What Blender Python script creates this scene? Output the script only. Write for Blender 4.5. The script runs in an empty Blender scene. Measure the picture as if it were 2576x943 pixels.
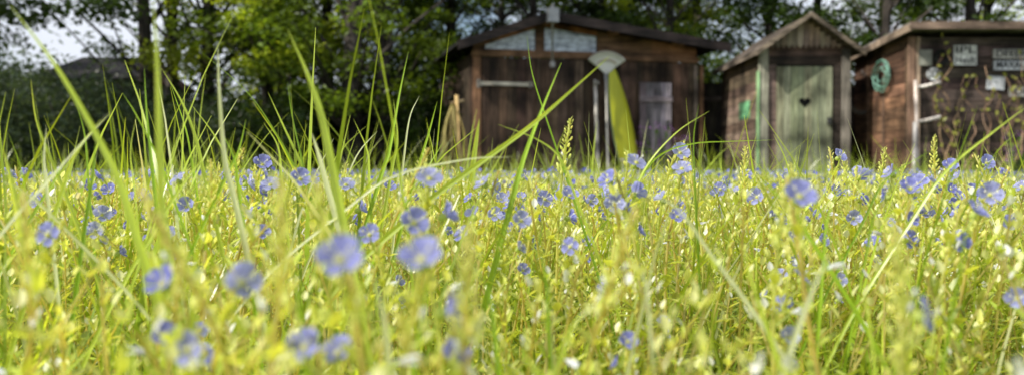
import bpy, math, random
import numpy as np
from mathutils import Vector
random.seed(7); rng=np.random.default_rng(11)
scene=bpy.context.scene; COL=scene.collection
R=math.radians
CAMZ=0.20
# ------------------------------------------------------------------ helpers
def unproject(u,v,d):
    """image pixel coordinates (u, v) -> world point at assumed depth d"""
    return np.array([(u-1288)/2231*d, d, CAMZ+(430-v)/2231*d])  # u, v are image pixels, back-projected from the camera
class MB:
    def __init__(s): s.V=[];s.C=[];s.F=[];s.n=0
    def add(s,V,F,C,mi=0,smooth=False):
        V=np.asarray(V,float).reshape(-1,3); F=np.asarray(F,int)
        if F.ndim==1: F=F.reshape(1,-1)
        C=np.asarray(C,float)
        if C.ndim==1: C=np.tile(C[:3],(len(V),1))
        s.V.append(V); s.C.append(C[:,:3]); s.F.append((F+s.n,mi,smooth)); s.n+=len(V)
        return s
    def box(s,x0,x1,y0,y1,z0,z1,c,mi=0,f=None):
        V=np.array([[x,y,z] for z in (z0,z1) for y in (y0,y1) for x in (x0,x1)],float)
        if f is not None: V=np.array([f(p) for p in V])
        s.add(V,[[0,2,3,1],[4,5,7,6],[0,1,5,4],[2,6,7,3],[0,4,6,2],[1,3,7,5]],c,mi)
    def prism(s,pts,y0,y1,c,mi=0):
        n=len(pts); V=[[p[0],y0,p[1]] for p in pts]+[[p[0],y1,p[1]] for p in pts]
        base=s.n
        s.V.append(np.array(V,float)); s.C.append(np.tile(np.array(c[:3],float),(2*n,1)))
        s.F.append((np.array([list(range(n))])+base,mi,False))
        s.F.append((np.array([list(range(2*n-1,n-1,-1))])+base,mi,False))
        s.F.append((np.array([[i,i+n,(i+1)%n+n,(i+1)%n] for i in range(n)])+base,mi,False))
        s.n+=2*n
    def tube(s,P,r,c,n=6,mi=0,smooth=True,cap=True):
        P=np.asarray(P,float); m=len(P); r=np.broadcast_to(np.asarray(r,float),(m,))
        T=np.gradient(P,axis=0); T/=np.linalg.norm(T,axis=1)[:,None]+1e-12
        up=np.array([0,0,1.]) if abs(T[0][2])<.8 else np.array([0,1.,0])
        V=[]
        for i in range(m):
            a=np.cross(T[i],up); a/=np.linalg.norm(a)+1e-12; b=np.cross(T[i],a)
            for k in range(n):
                t=2*math.pi*k/n; V.append(P[i]+r[i]*(math.cos(t)*a+math.sin(t)*b))
        F=[[i*n+k,i*n+(k+1)%n,(i+1)*n+(k+1)%n,(i+1)*n+k] for i in range(m-1) for k in range(n)]
        C=np.asarray(c,float)
        if C.ndim==2: C=np.repeat(C,n,axis=0)
        s.add(V,F,C,mi,smooth)
        if cap:
            b=s.n-len(V)
            s.F.append((np.array([list(range(n))])+b,mi,False))
            s.F.append((np.array([list(range((m-1)*n,m*n))])+b,mi,False))
    def ell(s,c,r,col,mi=0,axis=None,n=7,m=5):
        c=np.array(c,float); r=np.array(r,float)*np.ones(3)
        V=[];
        for i in range(m+1):
            ph=math.pi*i/m
            for k in range(n):
                t=2*math.pi*k/n
                V.append([math.sin(ph)*math.cos(t)*r[0],math.sin(ph)*math.sin(t)*r[1],math.cos(ph)*r[2]])
        V=np.array(V)
        if axis is not None:
            q=Vector((0,0,1)).rotation_difference(Vector(axis)).to_matrix(); V=V@np.array(q).T
        F=[[i*n+k,(i+1)*n+k,(i+1)*n+(k+1)%n,i*n+(k+1)%n] for i in range(m) for k in range(n)]
        s.add(V+c,F,col,mi,True)
    def build(s,name,mats,parent=None,loc=None):
        V=np.concatenate(s.V); C=np.concatenate(s.C)
        me=bpy.data.meshes.new(name)
        me.vertices.add(len(V)); me.vertices.foreach_set("co",V.astype(np.float32).ravel())
        L=np.concatenate([f.ravel() for f,_,_ in s.F]); sz=np.concatenate([np.full(len(f),f.shape[1]) for f,_,_ in s.F])
        me.loops.add(len(L)); me.loops.foreach_set("vertex_index",L.astype(np.int32))
        me.polygons.add(len(sz)); me.polygons.foreach_set("loop_start",(np.cumsum(sz)-sz).astype(np.int32))
        me.polygons.foreach_set("loop_total",sz.astype(np.int32))
        me.polygons.foreach_set("material_index",np.concatenate([np.full(len(f),m) for f,m,_ in s.F]).astype(np.int32))
        me.polygons.foreach_set("use_smooth",np.concatenate([np.full(len(f),q) for f,_,q in s.F]))
        me.update(calc_edges=True); me.validate()
        a=me.color_attributes.new("Col",'FLOAT_COLOR','POINT')
        if len(me.vertices)==len(C):
            a.data.foreach_set("color",np.c_[C,np.ones(len(C))].astype(np.float32).ravel())
        for m in (mats if isinstance(mats,(list,tuple)) else [mats]): me.materials.append(m)
        o=bpy.data.objects.new(name,me); COL.objects.link(o)
        if parent: o.parent=parent
        if loc is not None: o.location=loc
        return o
def empty(name,loc=(0,0,0),rz=0,label=None,cat=None,group=None,parent=None):
    o=bpy.data.objects.new(name,None); COL.objects.link(o); o.location=loc; o.rotation_euler=(0,0,rz)
    o.empty_display_size=.05
    if parent: o.parent=parent
    tag(o,label,cat,group); return o
def tag(o,label=None,cat=None,group=None,kind=None):
    if label:o["label"]=label
    if cat:o["category"]=cat
    if group:o["group"]=group
    if kind:o["kind"]=kind
    return o
def unit(a): return a/(np.linalg.norm(a,axis=-1,keepdims=True)+1e-12)
def leaves(mb,P,D,N,L,W,C,mi=0,droop=.1,tipc=1.0):
    """ovate folded leaves, two quads each"""
    D=unit(D); S=unit(np.cross(D,N)); N=np.cross(S,D); L=L[:,None]; W=W[:,None]
    v0=P; v1=P+D*.3*L+S*.46*W+N*.12*W; v2=P+D*.66*L+S*.38*W+N*.1*W-N*droop*.4*L
    v3=P+D*L-N*droop*L; v4=P+D*.66*L-S*.38*W+N*.1*W-N*droop*.4*L; v5=P+D*.3*L-S*.46*W+N*.12*W
    V=np.stack([v0,v1,v2,v3,v4,v5],1).reshape(-1,3); n=len(P); b=np.arange(n)[:,None]*6
    F=np.concatenate([b+np.array([[0,1,2,3]]),b+np.array([[0,3,4,5]])])
    mb.add(V,F,np.repeat(C,6,axis=0),mi)
def blades(mb,B,H,az,lean,W,C0,C1,K=5,face=None,mi=0):
    n=len(B); t=np.linspace(0,1,K+1)[None,:]
    ang=lean[:,None]*t**1.3
    dz=np.cos(ang); dr=np.sin(ang)
    st=H[:,None]/K
    z=np.concatenate([np.zeros((n,1)),np.cumsum(dz[:,1:]*st,1)],1); r=np.concatenate([np.zeros((n,1)),np.cumsum(dr[:,1:]*st,1)],1)
    dirv=np.stack([np.cos(az),np.sin(az)],1)
    X=B[:,0:1]+r*dirv[:,0:1]; Y=B[:,1:2]+r*dirv[:,1:2]; Z=B[:,2:3]+z
    if face is None: face=rng.uniform(0,math.pi,n)
    wv=np.stack([np.cos(face),np.sin(face)],1)
    w=(W[:,None]*(1-t**2.2)*.5+W[:,None]*.03)
    L=np.stack([X-w*wv[:,0:1],Y-w*wv[:,1:2],Z],2); Rr=np.stack([X+w*wv[:,0:1],Y+w*wv[:,1:2],Z],2)
    V=np.stack([L,Rr],2).reshape(n,-1,3); m=2*(K+1)
    b=(np.arange(n)*m)[:,None,None]; k=(np.arange(K)*2)[None,:,None]
    F=(b+k+np.array([0,1,3,2])[None,None,:]).reshape(-1,4)
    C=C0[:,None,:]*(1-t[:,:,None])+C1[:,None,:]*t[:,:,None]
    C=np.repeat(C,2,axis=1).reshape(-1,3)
    mb.add(V.reshape(-1,3),F,C,mi,True)
def smooth_path(P,n=16):
    P=np.asarray(P,float); P=np.vstack([2*P[0]-P[1],P,2*P[-1]-P[-2]]); out=[]
    m=len(P)-3
    for i in range(m):
        p0,p1,p2,p3=P[i:i+4]
        for t in np.linspace(0,1,max(2,n//m),endpoint=(i==m-1)):
            out.append(.5*((2*p1)+(-p0+p2)*t+(2*p0-5*p1+4*p2-p3)*t*t+(-p0+3*p1-3*p2+p3)*t**3))
    return np.array(out)
# ------------------------------------------------------------------ materials
def newmat(name):
    m=bpy.data.materials.new(name); m.use_nodes=True; nt=m.node_tree; nt.nodes.clear()
    return m,nt,nt.nodes,nt.links
def foliage(name,trans=.4,rough=.45,spec=.35,gain=1.0,nscale=30.,tw=(1.15,1.1,.5)):
    m,nt,N,L=newmat(name)
    out=N.new('ShaderNodeOutputMaterial'); at=N.new('ShaderNodeAttribute'); at.attribute_name="Col"
    tc=N.new('ShaderNodeTexCoord'); no=N.new('ShaderNodeTexNoise'); no.inputs['Scale'].default_value=nscale; no.inputs['Detail'].default_value=3
    L.new(tc.outputs['Object'],no.inputs['Vector'])
    mr=N.new('ShaderNodeMapRange'); mr.inputs[1].default_value=.25; mr.inputs[2].default_value=.75; mr.inputs[3].default_value=.7*gain; mr.inputs[4].default_value=1.3*gain
    L.new(no.outputs['Fac'],mr.inputs[0])
    mul=N.new('ShaderNodeVectorMath'); mul.operation='SCALE'; L.new(at.outputs['Color'],mul.inputs[0]); L.new(mr.outputs[0],mul.inputs['Scale'])
    p=N.new('ShaderNodeBsdfPrincipled'); p.inputs['Roughness'].default_value=rough; p.inputs['Specular IOR Level'].default_value=spec
    L.new(mul.outputs[0],p.inputs['Base Color'])
    t=N.new('ShaderNodeBsdfTranslucent'); m2=N.new('ShaderNodeVectorMath'); m2.operation='MULTIPLY'; m2.inputs[1].default_value=tw
    mn=N.new('ShaderNodeVectorMath'); mn.operation='MINIMUM'; mn.inputs[1].default_value=(.97,.97,.97)
    L.new(mul.outputs[0],m2.inputs[0]); L.new(m2.outputs[0],mn.inputs[0]); L.new(mn.outputs[0],t.inputs['Color'])
    mx=N.new('ShaderNodeMixShader'); mx.inputs[0].default_value=trans
    L.new(p.outputs[0],mx.inputs[1]); L.new(t.outputs[0],mx.inputs[2]); L.new(mx.outputs[0],out.inputs[0]); return m
def wood(name,scale=(45,45,3),dark=.4,rough=.8,bump=.4,patch=2.5):
    m,nt,N,L=newmat(name); out=N.new('ShaderNodeOutputMaterial'); at=N.new('ShaderNodeAttribute'); at.attribute_name="Col"
    tc=N.new('ShaderNodeTexCoord'); mp=N.new('ShaderNodeMapping'); mp.inputs['Scale'].default_value=scale
    L.new(tc.outputs['Object'],mp.inputs[0]); no=N.new('ShaderNodeTexNoise'); no.inputs['Scale'].default_value=1; no.inputs['Detail'].default_value=6; L.new(mp.outputs[0],no.inputs['Vector'])
    n2=N.new('ShaderNodeTexNoise'); n2.inputs['Scale'].default_value=patch; n2.inputs['Detail'].default_value=5; L.new(tc.outputs['Object'],n2.inputs['Vector'])
    r1=N.new('ShaderNodeMapRange'); r1.inputs[1].default_value=.3; r1.inputs[2].default_value=.7; r1.inputs[3].default_value=dark; r1.inputs[4].default_value=1.6; L.new(no.outputs['Fac'],r1.inputs[0])
    r2=N.new('ShaderNodeMapRange'); r2.inputs[1].default_value=.34; r2.inputs[2].default_value=.66; r2.inputs[3].default_value=.35; r2.inputs[4].default_value=1.7; L.new(n2.outputs['Fac'],r2.inputs[0])
    mu=N.new('ShaderNodeMath'); mu.operation='MULTIPLY'; L.new(r1.outputs[0],mu.inputs[0]); L.new(r2.outputs[0],mu.inputs[1])
    sc=N.new('ShaderNodeVectorMath'); sc.operation='SCALE'; L.new(at.outputs['Color'],sc.inputs[0]); L.new(mu.outputs[0],sc.inputs['Scale'])
    p=N.new('ShaderNodeBsdfPrincipled'); p.inputs['Roughness'].default_value=rough; p.inputs['Specular IOR Level'].default_value=.3; L.new(sc.outputs[0],p.inputs['Base Color'])
    b=N.new('ShaderNodeBump'); b.inputs['Strength'].default_value=bump; b.inputs['Distance'].default_value=.005; L.new(no.outputs['Fac'],b.inputs['Height']); L.new(b.outputs[0],p.inputs['Normal'])
    L.new(p.outputs[0],out.inputs[0]); return m
def plain(name,rough=.6,metal=0,spec=.4,var=.25,nscale=8):
    m=wood(name,(nscale,)*3,1-var,rough,.15,nscale*.6)
    p=[n for n in m.node_tree.nodes if n.type=='BSDF_PRINCIPLED'][0]; p.inputs['Metallic'].default_value=metal; p.inputs['Specular IOR Level'].default_value=spec
    for n in m.node_tree.nodes:
        if n.type=='MAP_RANGE': n.inputs[3].default_value=1-var; n.inputs[4].default_value=1+var
    return m
M_grass=foliage("meadow_grass_blades",.55,.28,.9,1.12,25,(1.3,1.15,.5))
M_leaf=foliage("speedwell_leaves",.56,.36,.7,1.12,40,(1.3,1.15,.5))
M_petal=foliage("speedwell_petals",.5,.6,.2,1.0,400,(1.1,1.1,1.1))
M_bud=foliage("speedwell_buds",.5,.5,.3,1.1,200,(1.1,1.05,.8))
M_tree=foliage("tree_leaves",.5,.4,.5,1.1,1.2)
M_wv=wood("weathered_planks_vertical",(38,38,2.5)); M_wh=wood("weathered_planks_horizontal",(2.5,38,38)); M_wy=wood("weathered_planks_receding",(38,2.5,38))
M_bark=wood("tree_bark",(14,14,2.5),.4,.9,.8,1.5)
M_paint=plain("painted_surface",.5); M_metal=plain("grey_metal",.45,.3); M_roof=plain("roofing_felt",.85,0,.2,.4,5)
M_plastic=plain("coloured_plastic",.4,0,.5,.08,3)
gm,nt,N,L=newmat("window_glass_painted_sky"); out=N.new('ShaderNodeOutputMaterial'); p=N.new('ShaderNodeBsdfPrincipled'); p.inputs['Roughness'].default_value=.12; p.inputs['Specular IOR Level'].default_value=1
no=N.new('ShaderNodeTexNoise'); no.inputs['Scale'].default_value=6; cr=N.new('ShaderNodeValToRGB'); cr.color_ramp.elements[0].color=(.18,.22,.27,1); cr.color_ramp.elements[1].color=(.65,.75,.88,1); cr.color_ramp.elements[0].position=.35; cr.color_ramp.elements[1].position=.65; L.new(no.outputs['Fac'],cr.inputs[0]); L.new(cr.outputs[0],p.inputs['Base Color']); L.new(p.outputs[0],out.inputs[0]); M_glass=gm  # blue-grey sky reflection is painted into the pane colour
gr,nt,N,L=newmat("meadow_soil"); out=N.new('ShaderNodeOutputMaterial'); p=N.new('ShaderNodeBsdfPrincipled'); no=N.new('ShaderNodeTexNoise'); no.inputs['Scale'].default_value=9; no.inputs['Detail'].default_value=8
cr=N.new('ShaderNodeValToRGB'); cr.color_ramp.elements[0].color=(.02,.035,.008,1); cr.color_ramp.elements[1].color=(.09,.12,.025,1); cr.color_ramp.elements[0].position=.35; cr.color_ramp.elements[1].position=.65
tc=N.new('ShaderNodeTexCoord'); L.new(tc.outputs['Object'],no.inputs['Vector']); L.new(no.outputs['Fac'],cr.inputs[0]); L.new(cr.outputs[0],p.inputs['Base Color']); p.inputs['Roughness'].default_value=.95; L.new(p.outputs[0],out.inputs[0])
# ------------------------------------------------------------------ ground
mb=MB(); n=40; g=np.linspace(-1,1,n+1); g=np.sign(g)*np.abs(g)**2.5*220
X,Y=np.meshgrid(g,g+8); Z=-.012+.012*np.sin(X*1.3)*np.cos(Y*1.1)*np.exp(-(X**2+Y**2)/400)
F=[[i*(n+1)+k,i*(n+1)+k+1,(i+1)*(n+1)+k+1,(i+1)*(n+1)+k] for i in range(n) for k in range(n)]
mb.add(np.stack([X,Y,Z],2).reshape(-1,3),F,(.05,.07,.02),0,True); tag(mb.build("ground",gr),"grassy meadow soil",None,None,"structure")
# ------------------------------------------------------------------ meadow scatter
def scatter(dens,near=(-1.7,1.7,.1,2.5),far=14.5,p=1.25,half=.72):
    x0,x1,y0,y1=near; n=int((x1-x0)*(y1-y0)*dens); A=np.stack([rng.uniform(x0,x1,n),rng.uniform(y0,y1,n)],1)
    m=int(half*2*dens*(far**(2-p)-2.5**(2-p))/(2-p)); u=rng.uniform(0,1,m)
    d=(2.5**(2-p)+u*(far**(2-p)-2.5**(2-p)))**(1/(2-p)); B=np.stack([d*rng.uniform(-half,half,m),d],1)
    P=np.vstack([A,B]); r=np.hypot(P[:,0],P[:,1]); P=P[r>.12]; 
    return P
def patch(P):
    return .5+.25*np.sin(P[:,0]*9+3*np.sin(P[:,1]*5))+.25*np.sin(P[:,1]*11+2*np.sin(P[:,0]*7))
GA=np.array([.11,.23,.015]); GB=np.array([.58,.72,.08]); GC=np.array([.86,.86,.56])  # GA darkens blade bases, painting the shaded gaps of the meadow
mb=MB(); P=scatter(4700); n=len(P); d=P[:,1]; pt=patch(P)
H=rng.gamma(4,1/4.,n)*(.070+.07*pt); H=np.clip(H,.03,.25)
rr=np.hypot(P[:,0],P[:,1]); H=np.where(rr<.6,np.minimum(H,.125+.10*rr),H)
k=rng.uniform(0,1,(n,1)); c1=GB*(.5+.7*k); whitish=rng.uniform(0,1,n)<.12; c1[whitish]=GC
W=rng.uniform(.0014,.0045,n)*np.where(d>3,1+(d-3)*.18,1)
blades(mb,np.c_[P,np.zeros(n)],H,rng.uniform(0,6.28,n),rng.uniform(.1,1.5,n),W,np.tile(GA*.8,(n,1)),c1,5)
def tall(n,dlo,dhi,blo,bhi,hlo,hhi,w=(.0015,.004)):
    d=np.exp(rng.uniform(math.log(dlo),math.log(dhi),n)); x=d*rng.uniform(blo,bhi,n)
    H=hlo+(hhi-hlo)*rng.uniform(0,1,n)**1.5; k=rng.uniform(.5,1.15,(n,1)); c1=GB*k; whitish=rng.uniform(0,1,n)<.14; c1[whitish]=GC
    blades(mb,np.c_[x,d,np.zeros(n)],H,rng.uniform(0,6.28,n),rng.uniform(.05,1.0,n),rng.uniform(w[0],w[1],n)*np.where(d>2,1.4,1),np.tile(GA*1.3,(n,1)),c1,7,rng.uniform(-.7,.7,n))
tall(120,.45,2.2,-.62,-.08,.19,.32,(.002,.0048)); tall(40,.45,1.6,-.64,-.35,.20,.34,(.002,.0048)); tall(200,1.2,5,-.66,-.05,.2,.38,(.002,.006)); tall(130,.5,2.5,-.1,.62,.17,.27,(.001,.003)); tall(400,2,7,-.1,.66,.19,.34,(.002,.005)); tall(1200,6,13.5,-.66,.66,.2,.48,(.003,.008)); tall(800,2.5,8,-.66,.66,.17,.26,(.002,.005))
tag(mb.build("meadow_grass",M_grass),"dense sunlit meadow grass","grass",None,"stuff")
mb=MB(); P=scatter(1550,p=1.3); n=len(P); pt=patch(P[:,::-1]*1.1)
rr=np.hypot(P[:,0],P[:,1]); H=rng.normal(.110,.036,n)+.03*pt; H=np.clip(H,.05,.184); H=np.where(rr<.6,np.minimum(H,.13+.10*rr),H)
az=rng.uniform(0,6.28,n); ln=rng.uniform(.0,.6,n)
def stempos(t): return np.stack([P[:,0]+np.cos(az)*ln*H*t*t,P[:,1]+np.sin(az)*ln*H*t*t,H*t],1)
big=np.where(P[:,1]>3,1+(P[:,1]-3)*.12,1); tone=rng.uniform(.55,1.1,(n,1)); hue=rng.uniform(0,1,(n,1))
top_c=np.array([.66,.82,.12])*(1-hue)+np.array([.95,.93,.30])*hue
LV=11
for i in range(LV):
    t=.25+.77*i/(LV-1); ctr=stempos(t); a0=az+i*math.pi/2+rng.uniform(-.4,.4,n)
    for s in (0,math.pi):
        el=rng.uniform(-.1,.9,n)+ (t-.5)*1.1; a=a0+s
        D=np.stack([np.cos(a)*np.cos(el),np.sin(a)*np.cos(el),np.sin(el)],1); Nn=np.stack([-np.cos(a)*np.sin(el),-np.sin(a)*np.sin(el),np.cos(el)],1)
        L_=rng.uniform(.006,.0165,n)*(1.15-.65*t)*big+.002; kk=t**1.5
        C=(np.array([.15,.29,.02])*(1-kk)+top_c*kk)*tone  # lower leaves coloured darker, painting shade beneath the lighter tops
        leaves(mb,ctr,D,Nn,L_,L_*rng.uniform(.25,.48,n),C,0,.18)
K=4; t=np.linspace(0,1,K+1)
for w in ((1,0),(0,1)):
    S=np.stack([stempos(q) for q in t],1); off=np.array([w[0],w[1],0])*.0006*big[:,None,None]
    V=np.stack([S-off,S+off],2).reshape(-1,3); m=2*(K+1); b=(np.arange(n)*m)[:,None,None]; F=(b+(np.arange(K)*2)[None,:,None]+np.array([0,1,3,2])).reshape(-1,4)
    mb.add(V,F,(.54,.50,.20))
for i in range(9):
    sel=rng.uniform(0,1,n)<.55; c=stempos(1.0-.012*i)[sel]+np.c_[rng.normal(0,.0022,(sel.sum(),2)),rng.uniform(0,.012,sel.sum())]
    a=rng.uniform(0,6.28,sel.sum()); D=np.stack([np.cos(a)*.5,np.sin(a)*.5,np.ones_like(a)],1); Nn=np.stack([-np.cos(a),-np.sin(a),.5*np.ones_like(a)],1)
    L_=rng.uniform(.0035,.007,len(a))*big[sel]; pale=rng.uniform(0,1,(len(a),1))<.25
    leaves(mb,c,D,Nn,L_,L_*.65,np.where(pale,[[.86,.86,.88]],[[.86,.86,.40]]),0,.05)
tag(mb.build("speedwell_ground_cover",M_leaf),"leafy speedwell shoots covering the meadow","ground cover",None,"stuff")
BLUE=np.array([.27,.285,.87]); PALE=np.array([.60,.62,.96])
mb=MB(); n=4200; p=.6; u=rng.uniform(0,1,n); d=(1.6**p+u*(13.2**p-1.6**p))**(1/p); x=d*rng.uniform(-.68,.68,n)
c=np.stack([x,d,rng.uniform(.14,.205,n)],1); a=rng.uniform(0,6.28,n); el=rng.uniform(.1,1.3,n); nn=np.stack([np.cos(a)*np.cos(el),np.sin(a)*np.cos(el),np.sin(el)],1)
e1=unit(np.cross(nn,np.array([0,0,1.]))); e2=np.cross(nn,e1); col=np.where(rng.uniform(0,1,(n,1))<.35,PALE,BLUE); szz=rng.uniform(.0045,.0062,n)*(1+(d-1.6)*.07)
for k in range(4):
    dr=e1*math.cos(k*math.pi/2)+e2*math.sin(k*math.pi/2)+nn*.25
    leaves(mb,c,dr,nn,szz,szz*1.15,col,0,-.05)
tag(mb.build("speedwell_blossom_drift",M_petal),"countless tiny blue speedwell blossoms in the grass","flowers",None,"stuff")
# ------------------------------------------------------------------ speedwell plants (individuals)
def flower_mesh(mb,c,nrm,size=.0058,tone=0.,cup=.35,roll=0.):
    c=np.array(c); nrm=unit(np.array(nrm,float)); e1=unit(np.cross(nrm,[0.01,0,1.])); e2=unit(np.cross(e1,nrm))
    base=BLUE*(1-tone)+PALE*tone
    for k,(wd,ln) in enumerate([(1.15,1.05),(.98,1.0),(.8,.92),(.98,1.0)]):
        ang=math.pi/2-k*math.pi/2+roll; V=[];C=[]
        nr,na=7,7
        for i in range(nr):
            t=i/(nr-1)
            half=wd*(.18+.62*math.sin(min(1,t*1.15)*math.pi*.62))*(1 if t<.8 else 1-.62*((t-.8)/.2)**2)
            for j in range(na):
                s=(j/(na-1)-.5)*2
                rad=size*ln*(t*.98-.10*abs(s)**2*t)
                lat=size*half*s*.78
                h=size*(cup*t**1.2+.10*s*s*t - .22*max(0,t-.65)+ .05*math.sin(j*2.4+k)*t)
                dirr=e1*math.cos(ang)+e2*math.sin(ang); sd=-e1*math.sin(ang)+e2*math.cos(ang)
                V.append(c+dirr*rad+sd*lat*(.35+.65*t)+nrm*h)
                vein=.5 if j%2==1 else 1.05
                vein=vein*(1-t)+1.0*t
                cc=base*vein*(.75+.32*t)
                w=max(0,1-t/.36); cc=cc*(1-w)+np.array([.92,.93,.84])*w
                w=max(0,(t-.7)/.3)*.5; cc=cc*(1-w)+PALE*w
                C.append(cc)
        F=[[i*na+j,i*na+j+1,(i+1)*na+j+1,(i+1)*na+j] for i in range(nr-1) for j in range(na-1)]
        mb.add(V,F,np.array(C),0,True)
    mb.ell(c+nrm*size*.08,(size*.18,size*.18,size*.14),(.75,.75,.25),1,nrm)
    for s in (-1,1):
        tip=c+e1*s*size*.45+e2*size*.15+nrm*size*.65
        mb.tube(np.array([c,(c+tip)/2+nrm*size*.08,tip]),[size*.035,size*.03,size*.025],(.7,.72,.85),4,1)
        mb.ell(tip,(size*.07,size*.07,size*.12),(.85,.85,.8),1)
def leafshape(mb,P,az,el,L,W,col,mi=0):
    D=np.array([math.cos(az)*math.cos(el),math.sin(az)*math.cos(el),math.sin(el)]); S=np.array([-math.sin(az),math.cos(az),0])
    prof=[0.06,.62,.95,1,.8,.72,.45,.0]; V=[];C=[]
    for i,pw in enumerate(prof):
        t=i/(len(prof)-1); m=P+D*L*t-np.array([0,0,1])*L*.22*t*t
        tooth=1+.12*(i%2)
        for s in (-1,0,1):
            V.append(m+S*s*W*.5*pw*tooth+np.array([0,0,1])*abs(s)*W*.14*pw); C.append(np.array(col)*(.8 if s==0 else 1.05))
    F=[[i*3+j,i*3+j+1,(i+1)*3+j+1,(i+1)*3+j] for i in range(len(prof)-1) for j in range(2)]
    mb.add(V,F,np.array(C),mi,True)
def make_variant(i,nfl,spike):
    r=random.Random(100+i); e=empty("speedwell_plant"); H=.165
    lean=r.uniform(-.035,.035); ly=r.uniform(-.015,.015)
    def pos(t): return np.array([lean*t*t+.003*math.sin(t*7+i),ly*t*t,H*t*(1.0)])
    top=1.0+(.20 if spike else .035)
    ts=np.linspace(0,top,16); red=np.array([.58,.33,.18]); grn=np.array([.54,.62,.16])
    mb=MB(); mb.tube([pos(t) for t in ts],np.linspace(.0011,.0006,16),np.array([grn*(1-.4*abs(math.sin(t*2+i)))+red*.4*abs(math.sin(t*2+i)) for t in ts]),6)
    fpos=[]
    for k in range(nfl):
        t=1.0-(.0 if k==0 else .07*k+r.uniform(0,.03)); a=-math.pi/2+(r.uniform(-.5,.5) if k==0 else r.uniform(-2.6,2.6)); el=.35+r.uniform(-.3,.55)
        reach=.006+.002*k
        b=pos(t-.06); f=pos(t)+np.array([math.cos(a)*reach,math.sin(a)*reach,0])
        mb.tube(smooth_path([b,(b+f)/2+np.array([math.cos(a),math.sin(a),-.4])*.002,f],6),.00045,(.54,.62,.18),5)
        nv=np.array([math.cos(a)*math.cos(el),math.sin(a)*math.cos(el),math.sin(el)])
        m2=MB(); flower_mesh(m2,(0,0,0),nv,.0056*(1 if k==0 else r.uniform(.65,.95)),r.choice([0,.1,.3,.6]),r.uniform(.15,.8),r.uniform(-.4,.4))
        m2.ell(-nv*.0014,(.0016,.0016,.0018),(.54,.64,.18),1,nv)
        o=m2.build("flower",[M_petal,M_bud],e,f); fpos.append(f)
    mb.build("stem",M_leaf,e)
    mb=MB()
    lv=12
    for k in range(lv):
        t=.12+.80*k/(lv-1); a0=k*math.pi/2+r.uniform(-.3,.3)+i
        for s in (0,math.pi):
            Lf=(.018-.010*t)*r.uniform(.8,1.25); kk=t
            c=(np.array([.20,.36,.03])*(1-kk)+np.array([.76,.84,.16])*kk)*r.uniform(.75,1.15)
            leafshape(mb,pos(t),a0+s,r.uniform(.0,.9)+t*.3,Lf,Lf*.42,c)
    mb.build("leaves",M_leaf,e)
    mb=MB(); nb=26 if spike else 12
    for k in range(nb):
        t=1.0+(top-1.0)*(k/nb) if spike else .88+.16*(k/nb)
        a=k*2.4+i; rad=.0036*(1-.75*k/nb)+.0005; s=1.0*(1-.55*k/nb)
        c=pos(t)+np.array([math.cos(a)*rad,math.sin(a)*rad,0])
        u=r.random(); colr=(.80,.82,.88) if (u<.16 and k<nb*.5) else (.76+.12*r.random(),.82,.32)
        ax=(math.cos(a)*.5,math.sin(a)*.5,1)
        mb.ell(c,(.0009*s,.0009*s,.0022*s),colr,0,ax,6,4)
        Dv=np.array([[math.cos(a+.3),math.sin(a+.3),1.0+r.random()]]); leaves(mb,np.array([pos(t)]),Dv,np.array([[-math.cos(a),-math.sin(a),1.]]),np.array([.0072*s]),np.array([.0022*s]),np.array([[.76,.82,.24]]),0,.1)
    if r.random()<.6:
        a=r.uniform(0,6.28); c=pos(.86)+np.array([math.cos(a)*.008,math.sin(a)*.008,.0]); mb.tube([pos(.82),c],.0004,(.50,.58,.18),4)
        for q in range(4):
            aa=q*1.57; leaves(mb,np.array([c]),np.array([[math.cos(a)*1.2+.35*math.cos(aa),math.sin(a)*1.2+.35*math.sin(aa),.4+.3*math.sin(aa+1)]]),np.array([[.2,.1,1.]]),np.array([.0066]),np.array([.0038]),np.array([[.80,.82,.92]]),0,.1)
    mb.build("bud_spike",M_bud,e)
    return e,(fpos[0] if fpos else pos(top)),nfl
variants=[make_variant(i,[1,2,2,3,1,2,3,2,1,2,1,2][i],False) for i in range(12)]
spikes=[make_variant(20+i,0,True) for i in range(3)]
used=set()
PLANTS=0
def place(var,target,rz,kind):
    global PLANTS
    e,F,nf=var; s=target[2]/F[2]; c,sn=math.cos(rz),math.sin(rz)
    loc=(target[0]-s*(c*F[0]-sn*F[1]),target[1]-s*(sn*F[0]+c*F[1]),0)
    if id(e) not in used: used.add(id(e)); o=e
    else:
        o=e.copy(); COL.objects.link(o)
        for ch in list(e.children):
            q=ch.copy(); COL.objects.link(q); q.parent=o
    o.location=loc; o.rotation_euler=(0,0,rz); o.scale=(s,s,s); PLANTS+=1
    lab={0:"leafy speedwell with a pointed green bud spike",1:"speedwell stem with one open blue flower in grass",2:"speedwell stem with two open blue flowers in grass",3:"speedwell stem with three open blue flowers in grass"}[nf]
    tag(o,lab,"flower","speedwell plants flowering in the meadow")
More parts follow.
